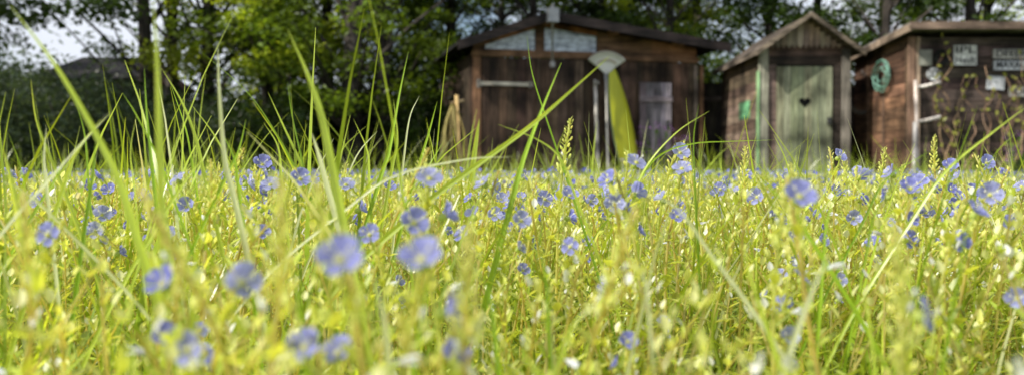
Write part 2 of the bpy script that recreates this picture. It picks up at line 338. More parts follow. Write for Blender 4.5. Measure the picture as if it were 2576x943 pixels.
HERO=[(855,655,108),(1060,655,102),(605,710,88),(410,715,84),(1040,560,66),(1080,450,56),(1215,460,46),(1310,555,46),(1435,620,48),(1545,512,46),(1530,455,46),(1480,610,34),(2010,495,70),(2455,535,56),(2490,490,50),(2290,475,45),(2070,605,38),(2020,700,58),(1965,690,42),(2115,705,42),(2330,795,95),(2562,750,60),(1580,860,62),(1985,850,62),(765,875,96),(850,890,92),(470,880,92),(1140,900,92),(930,590,52),(1600,410,44),(1715,425,40),(1710,385,36),(1370,500,38),(1905,495,38),(2195,610,38),(2000,600,42),(1315,680,42),(1515,725,38),(1245,540,36),(660,415,36),(755,450,42),(870,465,38),(680,465,42),(255,540,42),(120,590,60),(240,580,42),(425,590,42),(1000,710,40),(2110,395,30),(1670,810,46),(1240,470,34),(2390,420,30),(2480,410,32),(500,830,60),(2570,470,34),(1310,530,34),(1410,490,30),(1485,505,30),(1575,500,30),(1650,490,28),(1705,515,36),(1800,490,28),(1820,460,26),(1960,560,30),(2100,480,30),(2140,560,28),(2240,560,34),(2370,560,36),(2540,560,40),(2050,540,26),(1180,500,28),(1120,540,30),(980,470,28),(905,515,30)]
VS=[v for v in variants]
for i,(u,v,D) in enumerate(HERO):
    d=22.5/D; place(VS[(i*5)%12],unproject(u,v,d),random.uniform(-.8,.8),1)
SP=[(1435,298,.6),(1720,355,.7),(1875,368,.7),(2225,370,.8),(1080,372,.5),(2350,340,.9),(1990,410,.5),(615,372,.6),(530,400,.5),(870,410,.6),(1355,440,.55),(1650,430,.7),(2120,380,.9),(2540,420,.6),(705,445,.22),(790,440,.26),(350,470,.24),(60,480,.26),(1990,430,.36),(1600,520,.26),(1180,560,.22),(2250,560,.24)]
for i,(u,v,d) in enumerate(SP): place(spikes[i%3],unproject(u,v,d),random.uniform(-3,3),0)
while PLANTS<295:
    d=math.exp(random.uniform(math.log(.55),math.log(3.0))); b=random.uniform(-.6,.6)
    drop=random.uniform(.0,.036)
    place(random.choice(VS if random.random()<.94 else spikes),np.array([b*d,d,CAMZ-drop]),random.uniform(-2.2,2.2),1)
# ------------------------------------------------------------------ individual tall blades
def hero_blade(pts,d,wpx,col=(.24,.38,.04),d2=None,whitish=False):
    d2=d2 or d; n=len(pts); P=[unproject(u,v,d+(d2-d)*i/(n-1)) for i,(u,v) in enumerate(pts)]   # tip first
    last=P[-1]; prev=P[-2]; dirv=unit(last-prev)
    z0=last[2]
    if z0>.004:
        ctrl=last+dirv*min(z0*.6,z0*.95/max(.05,-dirv[2])); ctrl[2]=max(ctrl[2],.002); base=ctrl.copy(); base[2]=0; base[0]+=dirv[0]*z0*.15
        for t in (.3,.65,1.0): P.append(last*(1-t)**2+2*t*(1-t)*ctrl+base*t*t)
    P=np.array(P)[::-1]; P[:,2]=np.maximum(P[:,2],0); org=P[0].copy(); P=smooth_path(P-org,36); m=len(P)
    T=np.gradient(P,axis=0); T=unit(T); a0=random.uniform(-.6,.6); w=wpx/2231*d; tw=random.uniform(-.9,.9)
    V=[];C=[]; col=np.array(col)
    for i in range(m):
        t=i/(m-1); a=a0+random.uniform(-.02,.02)+tw*t; nn=np.array([math.sin(a),-math.cos(a),.15]); S=unit(np.cross(T[i],nn)); q=unit(np.cross(S,T[i]))
        ww=w*.5*(1-t**3.2)*(.75+.25*min(1,t*4))+w*.02
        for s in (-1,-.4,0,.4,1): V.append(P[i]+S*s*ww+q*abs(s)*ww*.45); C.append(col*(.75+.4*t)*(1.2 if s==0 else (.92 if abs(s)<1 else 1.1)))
    F=[[i*5+j,i*5+j+1,(i+1)*5+j+1,(i+1)*5+j] for i in range(m-1) for j in range(4)]
    mb=MB(); mb.add(V,F,np.array(C),0,True); o=mb.build("grass_blade",M_grass,None,tuple(org))
    tag(o,"tall pale whitish grass blade rising above the meadow" if whitish else "tall green grass blade rising above the meadow","grass blade","tall grass blades in the meadow")
DG=(.36,.56,.05); LG=(.55,.70,.11); WG=(.80,.84,.55); OG=(.26,.45,.04)  # WG is a whitish tone, paler than the green blades
for a in [([(30,15),(140,160),(235,320),(300,450),(345,590)],.33,26,LG),([(389,0),(398,180),(403,400),(408,640)],.3,24,LG),([(725,75),(775,190),(808,290),(835,420)],.38,22,LG),
 ([(550,112),(553,230),(566,400),(590,500)],.42,16,WG),([(1028,130),(1005,240),(980,380),(960,440)],.6,11,DG),([(1412,158),(1362,280),(1318,400),(1290,500)],.5,16,DG),
 ([(1532,143),(1440,225),(1330,320),(1200,415),(1060,520)],.48,15,LG),([(1325,90),(1340,190),(1385,330),(1450,520)],.6,6,OG),([(365,170),(372,300),(388,460)],.5,11,OG),
 ([(408,172),(455,250),(488,330),(512,430)],.55,10,LG),([(500,125),(620,230),(690,330),(750,440)],.6,9,DG),([(280,282),(200,370),(110,470),(20,570)],.38,16,WG),
 ([(80,200),(92,300),(120,380),(160,480)],.5,10,LG),([(310,235),(345,290),(400,400),(430,480)],.5,8,DG),([(675,232),(715,320),(765,430)],.6,9,LG),([(725,205),(735,290),(765,430)],.6,7,OG),
 ([(1100,255),(1080,330),(1050,430)],.7,9,DG),([(1055,242),(1030,300),(1012,430)],.7,7,WG),([(1206,300),(1198,350),(1185,450)],1.5,18,LG),([(1783,280),(1700,335),(1620,430),(1575,560)],.55,8,LG),
 ([(1945,338),(1975,400),(1995,480)],.7,7,LG),([(1757,262),(1744,350),(1748,480),(1755,620)],.55,9,OG),([(1252,313),(1350,350),(1410,400),(1450,500)],.5,7,LG),([(2457,268),(2415,380),(2370,500),(2325,660)],.45,13,DG),
 ([(2590,262),(2500,330),(2380,430),(2290,560)],.45,9,LG),([(1950,352),(1830,356),(1740,362),(1660,390),(1600,460)],.6,5,DG),([(2085,640),(2040,740),(1990,880)],.26,22,WG),([(5,365),(22,430),(40,520)],.4,16,LG),
 ([(118,322),(112,400),(120,480)],.45,12,WG),([(785,335),(800,380),(820,450)],.45,18,WG),([(560,335),(590,400),(600,470)],.5,10,DG),([(240,360),(235,430),(215,560)],.45,12,OG),([(1905,440),(1985,520),(2040,600)],.4,12,DG),
 ([(1600,480),(1700,520),(1790,640),(1900,790)],.34,12,WG),([(480,260),(540,340),(580,420)],.6,7,LG),([(620,300),(600,380),(560,460)],.5,9,DG),([(990,250),(1000,350),(985,430)],.55,9,LG),([(950,330),(905,380),(870,450)],.6,6,WG),
 ([(460,310),(430,400),(380,560)],.5,9,LG),([(1290,395),(1180,400),(1000,440),(880,520)],.45,8,WG),([(2560,330),(2500,390),(2440,500)],.5,9,DG),([(2150,640),(2180,760),(2200,900)],.3,10,LG),([(1570,640),(1620,700),(1640,880)],.3,14,WG),
 ([(1140,560),(1085,640),(1060,800)],.3,12,DG),([(2340,380),(2230,450),(2170,560)],.5,7,OG),([(2250,455),(2200,540),(2180,640)],.45,8,DG),([(1500,760),(1440,820),(1400,930)],.25,16,LG),([(1290,870),(1340,920),(1370,990)],.22,26,LG),([(935,690),(960,780),(975,900)],.25,22,WG),([(300,830),(330,880),(345,960)],.2,34,LG),
 ([(430,210),(470,330),(490,450)],.7,9,DG),([(520,390),(470,450),(400,560)],.45,12,LG),([(165,395),(140,450),(90,530)],.5,11,DG),([(890,300),(925,380),(930,460)],.6,9,LG),([(1120,350),(1090,400),(1040,480)],.6,8,DG),([(665,310),(700,370),(710,460)],.6,8,LG),([(0,455),(60,480),(150,560)],.4,12,WG),
 ([(1870,620),(1890,700),(1940,850)],.32,14,LG),([(2440,520),(2420,640),(2390,820)],.3,16,DG),([(1180,640),(1230,740),(1250,900)],.3,14,OG),([(520,560),(490,660),(480,820)],.28,16,LG),([(700,600),(740,700),(760,860)],.3,14,DG),([(1720,470),(1660,600),(1620,760)],.36,11,WG),([(2110,470),(2080,560),(2070,700)],.42,10,DG),([(1330,590),(1370,680),(1380,830)],.32,12,OG),
 ([(255,300),(190,390),(150,500)],.42,13,LG),([(20,330),(50,410),(70,500)],.5,10,DG),([(190,250),(215,340),(225,470)],.55,9,OG),([(345,290),(330,380),(340,480)],.5,9,LG)]:
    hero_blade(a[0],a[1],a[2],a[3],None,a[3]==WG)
# ------------------------------------------------------------------ big shed
def rv(c,lo=.7,hi=1.3): 
    k=random.uniform(lo,hi); return tuple(x*k*random.uniform(.93,1.07) for x in c)
BR=(.070,.044,.030); BR2=(.19,.105,.058)
def planks_v(mb,x0,x1,y,z0,ztop,w=.12,c=BR,th=.02,mi=0,skip=None):
    x=x0
    while x<x1-.01:
        ww=min(w*random.uniform(.8,1.25),x1-x); zt=ztop(x+ww/2) if callable(ztop) else ztop; j=random.uniform(0,.006)
        mb.box(x+.002,x+ww-.003,y-j,y+th,z0+random.uniform(0,.02),zt,rv(c,.35,2.0),mi); x+=ww
def planks_h(mb,x0,x1,y,z0,z1,w=.13,c=BR,th=.02,mi=0,f=None):
    z=z0
    while z<z1-.01:
        ww=min(w*random.uniform(.9,1.1),z1-z); j=random.uniform(0,.006); mb.box(x0,x1,y-j,y+th,z+.002,z+ww-.004,rv(c,.6,1.6),mi,f); z+=ww
TH=R(14); shed=empty("garden_shed",(-.59,13.5,0),TH,"dark brown plank garden shed with low gable roof and triangular windows","shed")
WS=3.68; DS=3.0; AX,AZ=1.13,2.6
def rz_(x): return AZ-(AX-x)*.34 if x<AX else AZ-(x-AX)*.129
mb=MB(); planks_v(mb,2.0,WS,0,0,1.94,.13,BR); planks_v(mb,0,.12,0,0,1.94,.12,BR2)
mb.box(0,WS,.022,.03,0,1.94,(.01,.008,.006)); mb.box(0,.02,.03,DS,0,2.0,BR); mb.box(WS-.02,WS,.03,DS,0,2.0,BR); mb.box(.0,WS,DS,DS+.02,0,2.2,BR)
wall=mb.build("wall",M_wv,shed)
mb=MB(); y=0.05
while y<DS: mb.box(-.014,-.001,y,y+.12,0,1.98,rv(BR,.4,.8)); y+=.125
mb.build("side_wall_cladding",M_wv,shed)
mb=MB(); mb.box(-.03,WS+.03,-.035,-.008,1.945,2.02,BR2)
def gp(a,b,z0,o): return [(a,z0),(b,z0),(b,rz_(b)-o),(a,rz_(a)-o)]
for a,b in ((.0,.18),(.98,1.12),(1.98,2.4),(2.405,2.9),(2.905,WS)): mb.prism(gp(a,b,2.022,.09),-.01,.02,rv(BR2,.6,1.1))
mb.prism([(.18,2.022),(.98,2.022),(.98,2.06),(.18,2.06)],-.012,.02,BR2); mb.prism([(1.12,2.022),(1.98,2.022),(1.98,2.06),(1.12,2.06)],-.012,.02,BR2)
mb.prism([(.18,rz_(.18)-.15),(.98,rz_(.98)-.15),(.98,rz_(.98)-.09),(.18,rz_(.18)-.09)],-.012,.02,(.28,.12,.055)); mb.prism([(1.12,rz_(1.13)-.17),(1.98,rz_(1.98)-.17),(1.98,rz_(1.98)-.09),(1.12,rz_(1.13)-.09)],-.012,.02,(.28,.12,.055))
mb.build("gable",M_wh,shed)
for a,b,o in ((.19,.97,.155),(1.13,1.97,.175)):
    mb=MB(); mb.prism([(a,2.062),(b,2.062),(b,rz_(b)-o),(a,max(2.066,rz_(a)-o))],.005,.015,(.3,.35,.4)); mb.build("window",M_glass,shed)
mb=MB(); RF=(.02,.019,.019)
for x0,x1 in ((-.3,AX),(AX,4.1)):
    mb.add([[x0,-.35,rz_(x0)],[x1,-.35,rz_(x1)],[x1,DS+.2,rz_(x1)],[x0,DS+.2,rz_(x0)],[x0,-.35,rz_(x0)-.05],[x1,-.35,rz_(x1)-.05],[x1,DS+.2,rz_(x1)-.05],[x0,DS+.2,rz_(x0)-.05]],[[0,1,2,3],[7,6,5,4],[0,4,5,1],[1,5,6,2],[2,6,7,3],[3,7,4,0]],RF)
roof=mb.build("roof",M_roof,shed)
mb=MB()
for x0,x1 in ((-.3,AX-.001),(AX+.001,4.1)): mb.prism([(x0,rz_(x0)-.13),(x1,rz_(x1)-.13),(x1,rz_(x1)+.012),(x0,rz_(x0)+.012)],-.38,-.353,(.03,.022,.02))
for x in (.3,1.13,2.2,3.3): mb.box(x-.04,x+.04,-.35,.0,rz_(x)-.14-.0,rz_(x)-.06,BR2)
mb.build("bargeboard",M_wh,roof)
mb=MB(); planks_v(mb,.14,1.99,-.012,.04,1.93,.135,BR); mb.build("door",M_wv,shed)
mb=MB(); mb.box(.06,.92,-.06,-.03,1.50,1.555,(.60,.54,.45)); mb.box(.05,.10,-.075,-.02,1.46,1.59,(.2,.18,.16)); mb.box(.86,.9,-.075,-.02,1.47,1.58,(.2,.18,.16)); mb.build("door_bar",M_wh,shed)
mb=MB()
for x in (1.02,2.0): mb.box(x-.025,x+.03,-.045,-.02,.02,1.94,rv(BR,.9,1.3))
mb.build("door_frame",M_wv,shed)
mb=MB(); mb.box(AX-.08,AX+.08,-.5,-.385,AZ-.17,AZ+.04,(.36,.37,.38)); mb.tube([[AX-.0,-.44,AZ+.04],[AX,-.44,AZ+.1]],.02,(.3,.3,.3),8); mb.tube([[AX,-.42,AZ-.17],[AX,-.42,1.78]],.016,(.32,.32,.32),8); mb.box(AX-.03,AX+.03,-.45,-.39,1.76,1.84,(.2,.2,.2)); mb.build("gable_lamp",M_metal,shed)
mb=MB(); mb.box(WS+.05,WS+.11,-.05,.0,0,1.9,BR2); mb.box(WS-.06,WS+.0,-.06,-.03,1.0,1.9,(.2,.16,.13)); mb.build("corner_post",M_wv,shed)
def onshed(x,y,z=0): return (-.59+math.cos(TH)*x-math.sin(TH)*y,13.5+math.sin(TH)*x+math.cos(TH)*y,z)
mb=MB(); pts=[]
for i in range(25):
    t=i/24; w=.21*math.sin(math.pi*min(1,t*.93+.07))**.6*(1-.25*t); pts.append((t*1.9,w))
V=[];m=len(pts)
for z,w in pts:
    for k in range(12):
        a=2*math.pi*k/12; V.append([math.cos(a)*w+ -.17*z,math.sin(a)*.035*(.4+w/.19*.6)+.05*z,z])
C=[(.54,.55,.02)]*len(V)
for i in range(m):
    for k in (6,): C[i*12+k]=(.25,.42,.5)
F=[[i*12+k,i*12+(k+1)%12,(i+1)*12+(k+1)%12,(i+1)*12+k] for i in range(m-1) for k in range(12)]
mb.add(V,F,np.array(C),0,True); o=mb.build("surfboard",M_plastic,None,onshed(2.50,-.2)); o.rotation_euler=(0,0,TH); tag(o,"yellow-green surfboard with pale edge standing against shed","surfboard")
rk=empty("leaf_rake",onshed(2.08,-.24),TH,"leaf rake with pale fan head up against shed wall","rake"); mb=MB(); mb.tube([[0,-.02,0],[.01,.12,1.72]],.017,(.62,.59,.52),8); mb.build("handle",M_plastic,rk)
mb=MB()
for i in range(19):
    a=R(-48+96*i/18); ca,sa=math.sin(a),math.cos(a); p0=np.array([.01,.10,1.70]); mb.tube([p0,p0+np.array([ca*.2,0,sa*.2]),p0+np.array([ca*.38,-.0,sa*.34]),p0+np.array([ca*.39,-.04,sa*.355])],[.006,.015,.021,.012],(.74,.74,.66),5)
mb.tube([[.01+math.sin(R(a))*.23,.07,1.70+math.cos(R(a))*.23] for a in range(-42,43,7)],.012,(.50,.42,.30),6); mb.tube([[.01,.12,1.62],[.01,.12,1.76]],.03,(.3,.3,.3),8); mb.build("fan_head",M_plastic,rk)
o=MB(); o.tube([[0,-.02,0],[0,.13,1.62]],.026,(.50,.47,.42),8); o.box(-.04,.04,.06,.10,1.55,1.6,(.35,.33,.3)); o=o.build("wooden_post",M_wv,None,onshed(1.93,-.2)); o.rotation_euler=(0,0,TH); tag(o,"pale weathered wooden post leaning on shed wall","post")
od=empty("old_door",onshed(2.66,-.12),TH,"greyish purple old plank door leaning on shed","door"); mb=MB(); planks_v(mb,0,.54,0,.15,1.6,.09,(.24,.20,.23),.025); mb.build("door_leaf",M_wv,od)
mb=MB(); mb.box(.0,.54,-.035,-.012,.35,.43,(.24,.2,.22)); mb.box(.0,.54,-.035,-.012,1.3,1.38,(.24,.2,.22)); mb.box(.44,.49,-.06,-.02,.85,1.0,(.08,.08,.08)); mb.build("cross_brace",M_wh,od)
st=empty("wooden_stool",onshed(2.35,-.55),TH+.3,"small pale wooden stool beside surfboard","stool"); mb=MB(); mb.box(0,.42,0,.28,.36,.39,(.5,.48,.42)); mb.build("seat",M_wh,st)
for x,y in ((.02,.02),(.36,.02),(.02,.22),(.36,.22)): mb=MB(); mb.box(x,x+.04,y,y+.04,0,.358,(.45,.43,.38)); mb.build("leg",M_wv,st)
p=unproject(1140,400,13.1)
nb_=empty("netting_bundle",(p[0],p[1],0),0,"yellowish net bundle hanging on a wooden stake","net"); mb=MB()
for k in range(26):
    a=k*.243*2; r0=.04+.12*abs(math.sin(k*1.7)); mb.tube(smooth_path([[.02*math.cos(a),.02*math.sin(a),1.18],[r0*math.cos(a),r0*.6*math.sin(a),.85],[(r0+.05)*math.cos(a+.3),r0*.7*math.sin(a+.3),.5],[r0*math.cos(a+.5),r0*.5*math.sin(a+.5),.2]],12),.009,rv((.56,.46,.16),.7,1.2),4)
mb.build("netting",M_plastic,nb_); mb=MB(); mb.tube([[.1,.0,0],[.05,.03,1.32]],.026,(.66,.46,.2),8); mb.tube([[-.05,.03,1.2],[.16,.03,1.24]],.018,(.45,.33,.18),8); mb.build("stake",M_wv,nb_)
# ------------------------------------------------------------------ outhouse
OW,OD=1.21,2.3; oh=empty("outhouse",(3.51,12.5,0),0,"narrow wooden outhouse with heart cut in grey-green door","outhouse"); CX=OW/2
mb=MB(); planks_h(mb,.09,OW-.09,0,1.69,1.93,.12,(.08,.055,.042)); planks_v(mb,.09,.21,0,0,1.69,.12,(.08,.06,.048)); planks_v(mb,1.0,OW-.09,0,0,1.69,.12,(.08,.06,.048))
mb.box(.0,OW,.025,.04,0,1.9,(.01,.01,.01)); mb.box(OW-.02,OW,.04,OD,0,1.9,BR); mb.box(0,OW,OD,OD+.02,0,1.9,BR); mb.build("wall",M_wh,oh)
mb=MB(); z=0
while z<1.86:
    c=rv((.15,.108,.080),.4,1.6); w=.135; mb.box(-.012,.012,.04,OD,z,z+w-.006,c); z+=w
mb.box(-.02,-.0125,.55,1.15,.98,1.24,(.10,.26,.13)); mb.build("side_wall",M_wy,oh)
for x0,x1,c in ((-.04,.085,(.28,.27,.21)),(OW-.085,OW+.03,(.19,.17,.145))):
    mb=MB(); mb.box(x0,x1,-.035,.03,0,1.92,c)
    if x0<0: mb.box(-.06,-.042,-.05,.04,0,1.6,(.24,.40,.20))
    mb.build("corner_trim",M_wv,oh)
mb=MB(); x=.1
while x<OW-.1:
    w=.078; zt=1.9+max(0,(.55-abs(x+w/2-CX))*.74)+.02; zb=1.945; c=rv((.26,.20,.15),.7,1.3)
    if zt>zb+.03: mb.prism([(x+.003,zb+.02),(x+w/2,zb-.025),(x+w-.003,zb+.02),(x+w-.003,zt),(x+.003,zt)],-.05,-.03,c)
    x+=w
mb.box(.05,OW-.05,-.028,-.005,1.9,1.945,(.10,.06,.045)); mb.prism([(.02,1.9),(OW-.02,1.9),(CX,2.33)],-.0,.02,(.05,.035,.03)); mb.build("gable",M_wv,oh)
dr=MB(); x=.21
for i in range(8):
    w=.0975; dr.box(x+.002,x+w-.002,-.02-random.uniform(0,.005),.02,.05,1.665,rv((.24,.25,.165),.75,1.2)); x+=w
door=dr.build("door",M_wv,oh)
mb=MB(); hp=[]
for i in range(28):
    t=2*math.pi*i/28; hp.append((.6+.005*16*math.sin(t)**3, 1.165+.005*(13*math.cos(t)-5*math.cos(2*t)-2*math.cos(3*t)-math.cos(4*t))))
mb.prism(hp,-.0285,-.026,(.002,.002,.002)); mb.build("heart_opening_shade",M_roof,door)  # near-black plate paints the dark inside; no hole is cut
mb=MB(); mb.box(.92,.97,-.05,-.026,.85,.95,(.05,.05,.05)); mb.tube([[.945,-.05,.9],[.945,-.08,.9],[.9,-.08,.9]],.008,(.1,.1,.1),6); mb.build("handle",M_metal,door)
mb=MB(); ez,az_=1.86,2.37
def slab(x0,z0,x1,z1,c,th=.035):
    mb.add([[x0,-.24,z0],[x1,-.24,z1],[x1,OD+.12,z1],[x0,OD+.12,z0],[x0,-.24,z0-th],[x1,-.24,z1-th],[x1,OD+.12,z1-th],[x0,OD+.12,z0-th]],[[0,1,2,3],[7,6,5,4],[0,4,5,1],[1,5,6,2],[2,6,7,3],[3,7,4,0]],c)
slab(-.13,ez,CX-.001,az_,(.09,.07,.055)); slab(CX+.001,az_,OW+.13,ez,(.09,.07,.055)); rf=mb.build("roof",M_wy,oh)
mb=MB(); 
for s in (-1,1):
    xe=-.15 if s<0 else OW+.15
    mb.prism([(CX+s*.001,az_-.045),(CX+s*.001,az_+.02),(xe,ez-.0),(xe,ez-.075)][::s],-.275,-.243,(.17,.135,.10))
mb.build("bargeboard",M_wh,rf)
mb=MB(); y=-.2; mb.box(-.145,-.132,-.24,OD+.12,ez-.06,ez+.005,(.15,.12,.095))
while y<OD: mb.tube([[-.15,y,ez-.02],[-.06,y,ez+.045]],.035,(.13,.105,.085),6); y+=.16
mb.build("eave_batten",M_wy,rf)
# ------------------------------------------------------------------ sign shed
SX,SY=5.16,11.5; sh=empty("plank_shed",(SX,SY,0),0,"reddish brown plank shed with flat roof covered in old signs","shed"); SW,SD=3.4,1.85
mb=MB(); planks_h(mb,.0,SW,0,0,1.93,.14,(.070,.050,.042)); mb.box(.0,SW,.025,.04,0,1.93,(.01,.01,.01)); mb.box(SW-.02,SW,.04,SD,0,1.85,BR); mb.box(0,SW,SD,SD+.02,0,1.8,BR); mb.build("wall",M_wh,sh)
mb=MB(); z=0
while z<1.80:
    w=.15; mb.box(-.014,.012,.03,SD,z,z+w-.006,rv((.135,.072,.046),.35,1.5)); z+=w
for y in (.03,.75,1.3): mb.box(-.03,-.0145,y,y+.07,0,1.8,rv((.13,.075,.05)))
mb.build("side_wall",M_wy,sh)
mb=MB(); mb.box(-.045,.045,-.03,-.008,0,1.93,(.21,.13,.09)); mb.box(.06,.11,-.03,-.008,0,1.93,(.30,.22,.16)); mb.build("corner_post",M_wv,sh)
mb=MB(); f=lambda p:(p[0],p[1],p[2]-(p[1]+.3)*.07)
mb.box(-.14,SW+.1,-.3,SD+.2,2.03,2.075,(.24,.22,.21),0,f); rf=mb.build("roof",M_roof,sh)
mb=MB(); mb.box(-.15,SW+.12,-.325,-.303,1.985,2.08,(.17,.12,.09)); mb.box(-.165,-.143,-.325,SD+.2,1.96,2.05,(.20,.15,.11),0,f); mb.build("fascia",M_wh,rf)
def textmesh(txt,size,parent,loc,col=(.03,.03,.03),width=None):
    c=bpy.data.curves.new("t",'FONT'); c.body=txt; c.size=size; c.align_x='CENTER'; c.align_y='CENTER'; c.extrude=.001; c.offset=size*.015
    t=bpy.data.objects.new("t",c); COL.objects.link(t); bpy.context.view_layer.update()
    dg=bpy.context.evaluated_depsgraph_get(); me=bpy.data.meshes.new_from_object(t.evaluated_get(dg)); bpy.data.objects.remove(t)
    a=me.color_attributes.new("Col",'FLOAT_COLOR','POINT'); a.data.foreach_set("color",np.tile(np.array([*col,1],np.float32),(len(me.vertices),1)).ravel())
    me.materials.clear(); me.materials.append(M_paint); o=bpy.data.objects.new("lettering",me); COL.objects.link(o); o.parent=parent; o.location=loc; o.rotation_euler=(math.pi/2,0,0)
    if width: 
        xs=[v.co.x for v in me.vertices]; w=max(xs)-min(xs); o.scale=(width/w,1,1)
    return o
def sign(u0,u1,v0,v1,lines,label,bg=(.74,.74,.70),fg=(.02,.02,.025),round_=False,tilt=0):
    a=unproject(u0,v0,SY-.03); b=unproject(u1,v1,SY-.03); w=b[0]-a[0]; h=a[2]-b[2]; cx=(a[0]+b[0])/2; cz=(a[2]+b[2])/2
    e=empty("wall_sign",(cx,SY-.035,cz),0,label,"sign","old signs fixed to the shed wall"); e.rotation_euler=(0,tilt,0); mb=MB()
    if round_: mb.prism([(w/2*math.cos(t),h/2*math.sin(t)) for t in np.linspace(0,2*math.pi,25)[:-1]],0,.012,bg)
    else:
        mb.box(-w/2,w/2,0,.012,-h/2,h/2,bg); k=.006
        for q in ((-w/2,w/2,-h/2,-h/2+k),(-w/2,w/2,h/2-k,h/2),(-w/2,-w/2+k,-h/2+k,h/2-k),(w/2-k,w/2,-h/2+k,h/2-k)): mb.box(q[0],q[1],-.003,.0,q[2],q[3],fg)
    mb.build("panel",M_paint,e)
    n=len(lines)
    for i,t in enumerate(lines):
        if t: textmesh(t,h/n*.95,e,(0,-.003,h/2-(i+.5)*h/n),fg,w*.84)
sign(2395,2455,114,166,["IPL","Heidt"],"white enamel sign reading IPL Heidt on shed wall")
sign(2494,2586,124,149,["DEEER"],"white plate with black lettering on shed wall",(.5,.48,.43))
sign(2496,2584,152,178,["MAXAU"],"long white place-name plate with black lettering",(.6,.62,.65))
sign(2329,2366,171,203,["DDR"],"round white sign on shed wall",(.66,.68,.70),(.08,.08,.08),True)
sign(2480,2524,192,226,["I \u00b7 I"],"plain pale rectangular sign on shed wall",(.56,.58,.62),(.35,.37,.4),False,R(4))
sign(2536,2590,218,244,["IDE"],"weathered plate reading IDE on shed wall",(.42,.41,.38))
sign(2308,2342,126,166,[""],"small grey-green blank plate on shed wall",(.24,.24,.2),(.15,.15,.12))
p=unproject(2366,146,SY-.04); mb=MB(); mb.tube([[.075*math.cos(t),0,.085*math.sin(t)] for t in np.linspace(0,2*math.pi,21)],.028,(.02,.02,.02),8); 
for k in range(60):
    t=k*.21*3; leaves(mb,np.array([[.075*math.cos(t),-.02,.085*math.sin(t)]]),np.array([[math.cos(t+1),-.6,math.sin(t+1)]]),np.array([[0,-1.,.2]]),np.array([.05]),np.array([.015]),np.array([[.03,.035,.02]]))
tag(mb.build("wreath",M_roof,None,tuple(p)),"dark round wreath hanging on shed wall","wreath")
p=unproject(2316,330,SY-.25); rk=empty("wooden_rack",(p[0],p[1],0),0,"white painted rack with two arms against shed","rack"); mb=MB(); mb.tube([[-.03,0,0],[.0,.17,1.36]],.022,(.52,.45,.40),8); mb.tube([[-.10,-.04,0],[-.07,.02,.82]],.026,(.42,.40,.38),8); mb.build("upright",M_wv,rk)
for z in (1.28,.84): mb=MB(); mb.tube([[.0,.12,z-.01],[.08,.08,z+.0],[.27,.06,z+.05]],.021,(.66,.6,.55),8); mb.build("arm",M_wv,rk)
p=np.array([SX-.045,SY+.72,unproject(2218,190,12.2)[2]]); mb=MB(); P=[]
for i in range(200):
    t=i/200*2*math.pi*6; r=.15+.05*math.sin(i*.11+1)+.012*math.sin(i*.9); P.append([-.02-.05*(i/200),r*math.cos(t)*1.5+.02*math.sin(i*.07),r*1.1*math.sin(t)-.03*math.sin(i*.05)])
mb.tube(P,.0075,(.20,.40,.32),6); mb.tube([[-.03,0,.1],[.02,0,.2]],.012,(.3,.3,.3),5); tag(mb.build("garden_hose",M_plastic,None,tuple(p)),"coiled green garden hose hanging on shed side","hose")
p=unproject(2168,235,12.9); mb=MB()
for k in range(3): mb.tube([[(.2+.02*k)*math.cos(t),.01*k,(.26+.02*k)*math.sin(t)] for t in np.linspace(0,2*math.pi,31)],.006,(.2,.19,.18),5)
mb.tube([[0,0,.26],[0,.02,.34]],.008,(.2,.2,.2),5); tag(mb.build("wire_coil",M_metal,None,tuple(p)),"loose coil of grey wire hanging between sheds","wire")
def fence(x0,y0,x1,h,label):
    e=empty("gap_fence",(x0,y0,0),0,label,"fence"); mb=MB(); planks_v(mb,0,x1-x0,0,0,h,.13,(.04,.03,.025)); mb.build("boards",M_wv,e)  # dark boards added to fill the dark gaps between the buildings
    for z,c in ((h*.3,(.06,.045,.04)),(h*.82,(.12,.09,.08))): mb=MB(); mb.box(0,x1-x0,-.05,-.01,z,z+.07,c); mb.build("rail",M_wh,e)
fence(3.05,15.2,4.0,1.7,"dark plank fence added in the dark gap between shed and outhouse"); fence(4.95,13.6,6.3,1.5,"dark plank fence added in the dark gap between outhouse and sign shed")
for (u,lab) in ((2400,"leafless brown climbing vine on the sign wall"),(2540,"thin climbing vine with young leaves on wall")):
    mb=MB(); r=random.Random(u); lv=[]
    for k in range(9):
        x,z=r.uniform(-.08,.08),0; P=[[x,0,0]]
        while z<r.uniform(1.1,1.9): x+=r.uniform(-.11,.11); z+=.14; P.append([x,r.uniform(-.06,.0),z])
        mb.tube(smooth_path(P,40),np.linspace(.010,.003,len(smooth_path(P,40))),rv((.34,.22,.14)),5)
        for q in P[4:]:
            if r.random()<.8: lv.append(q)
    lv=np.array(lv); n=len(lv); a=rng.uniform(0,6.28,n); leaves(mb,lv,np.stack([np.cos(a),-.5*np.ones(n),np.sin(a)],1),np.tile([0,-1.,.3],(n,1)),rng.uniform(.04,.09,n),rng.uniform(.03,.05,n),np.tile([.40,.42,.08],(n,1)),1)
    p=unproject(u,400,SY-.12); tag(mb.build("climbing_vine",[M_bark,M_tree],None,(p[0],p[1],0)),lab,"vine")
mb=MB(); r=np.random.default_rng(5)
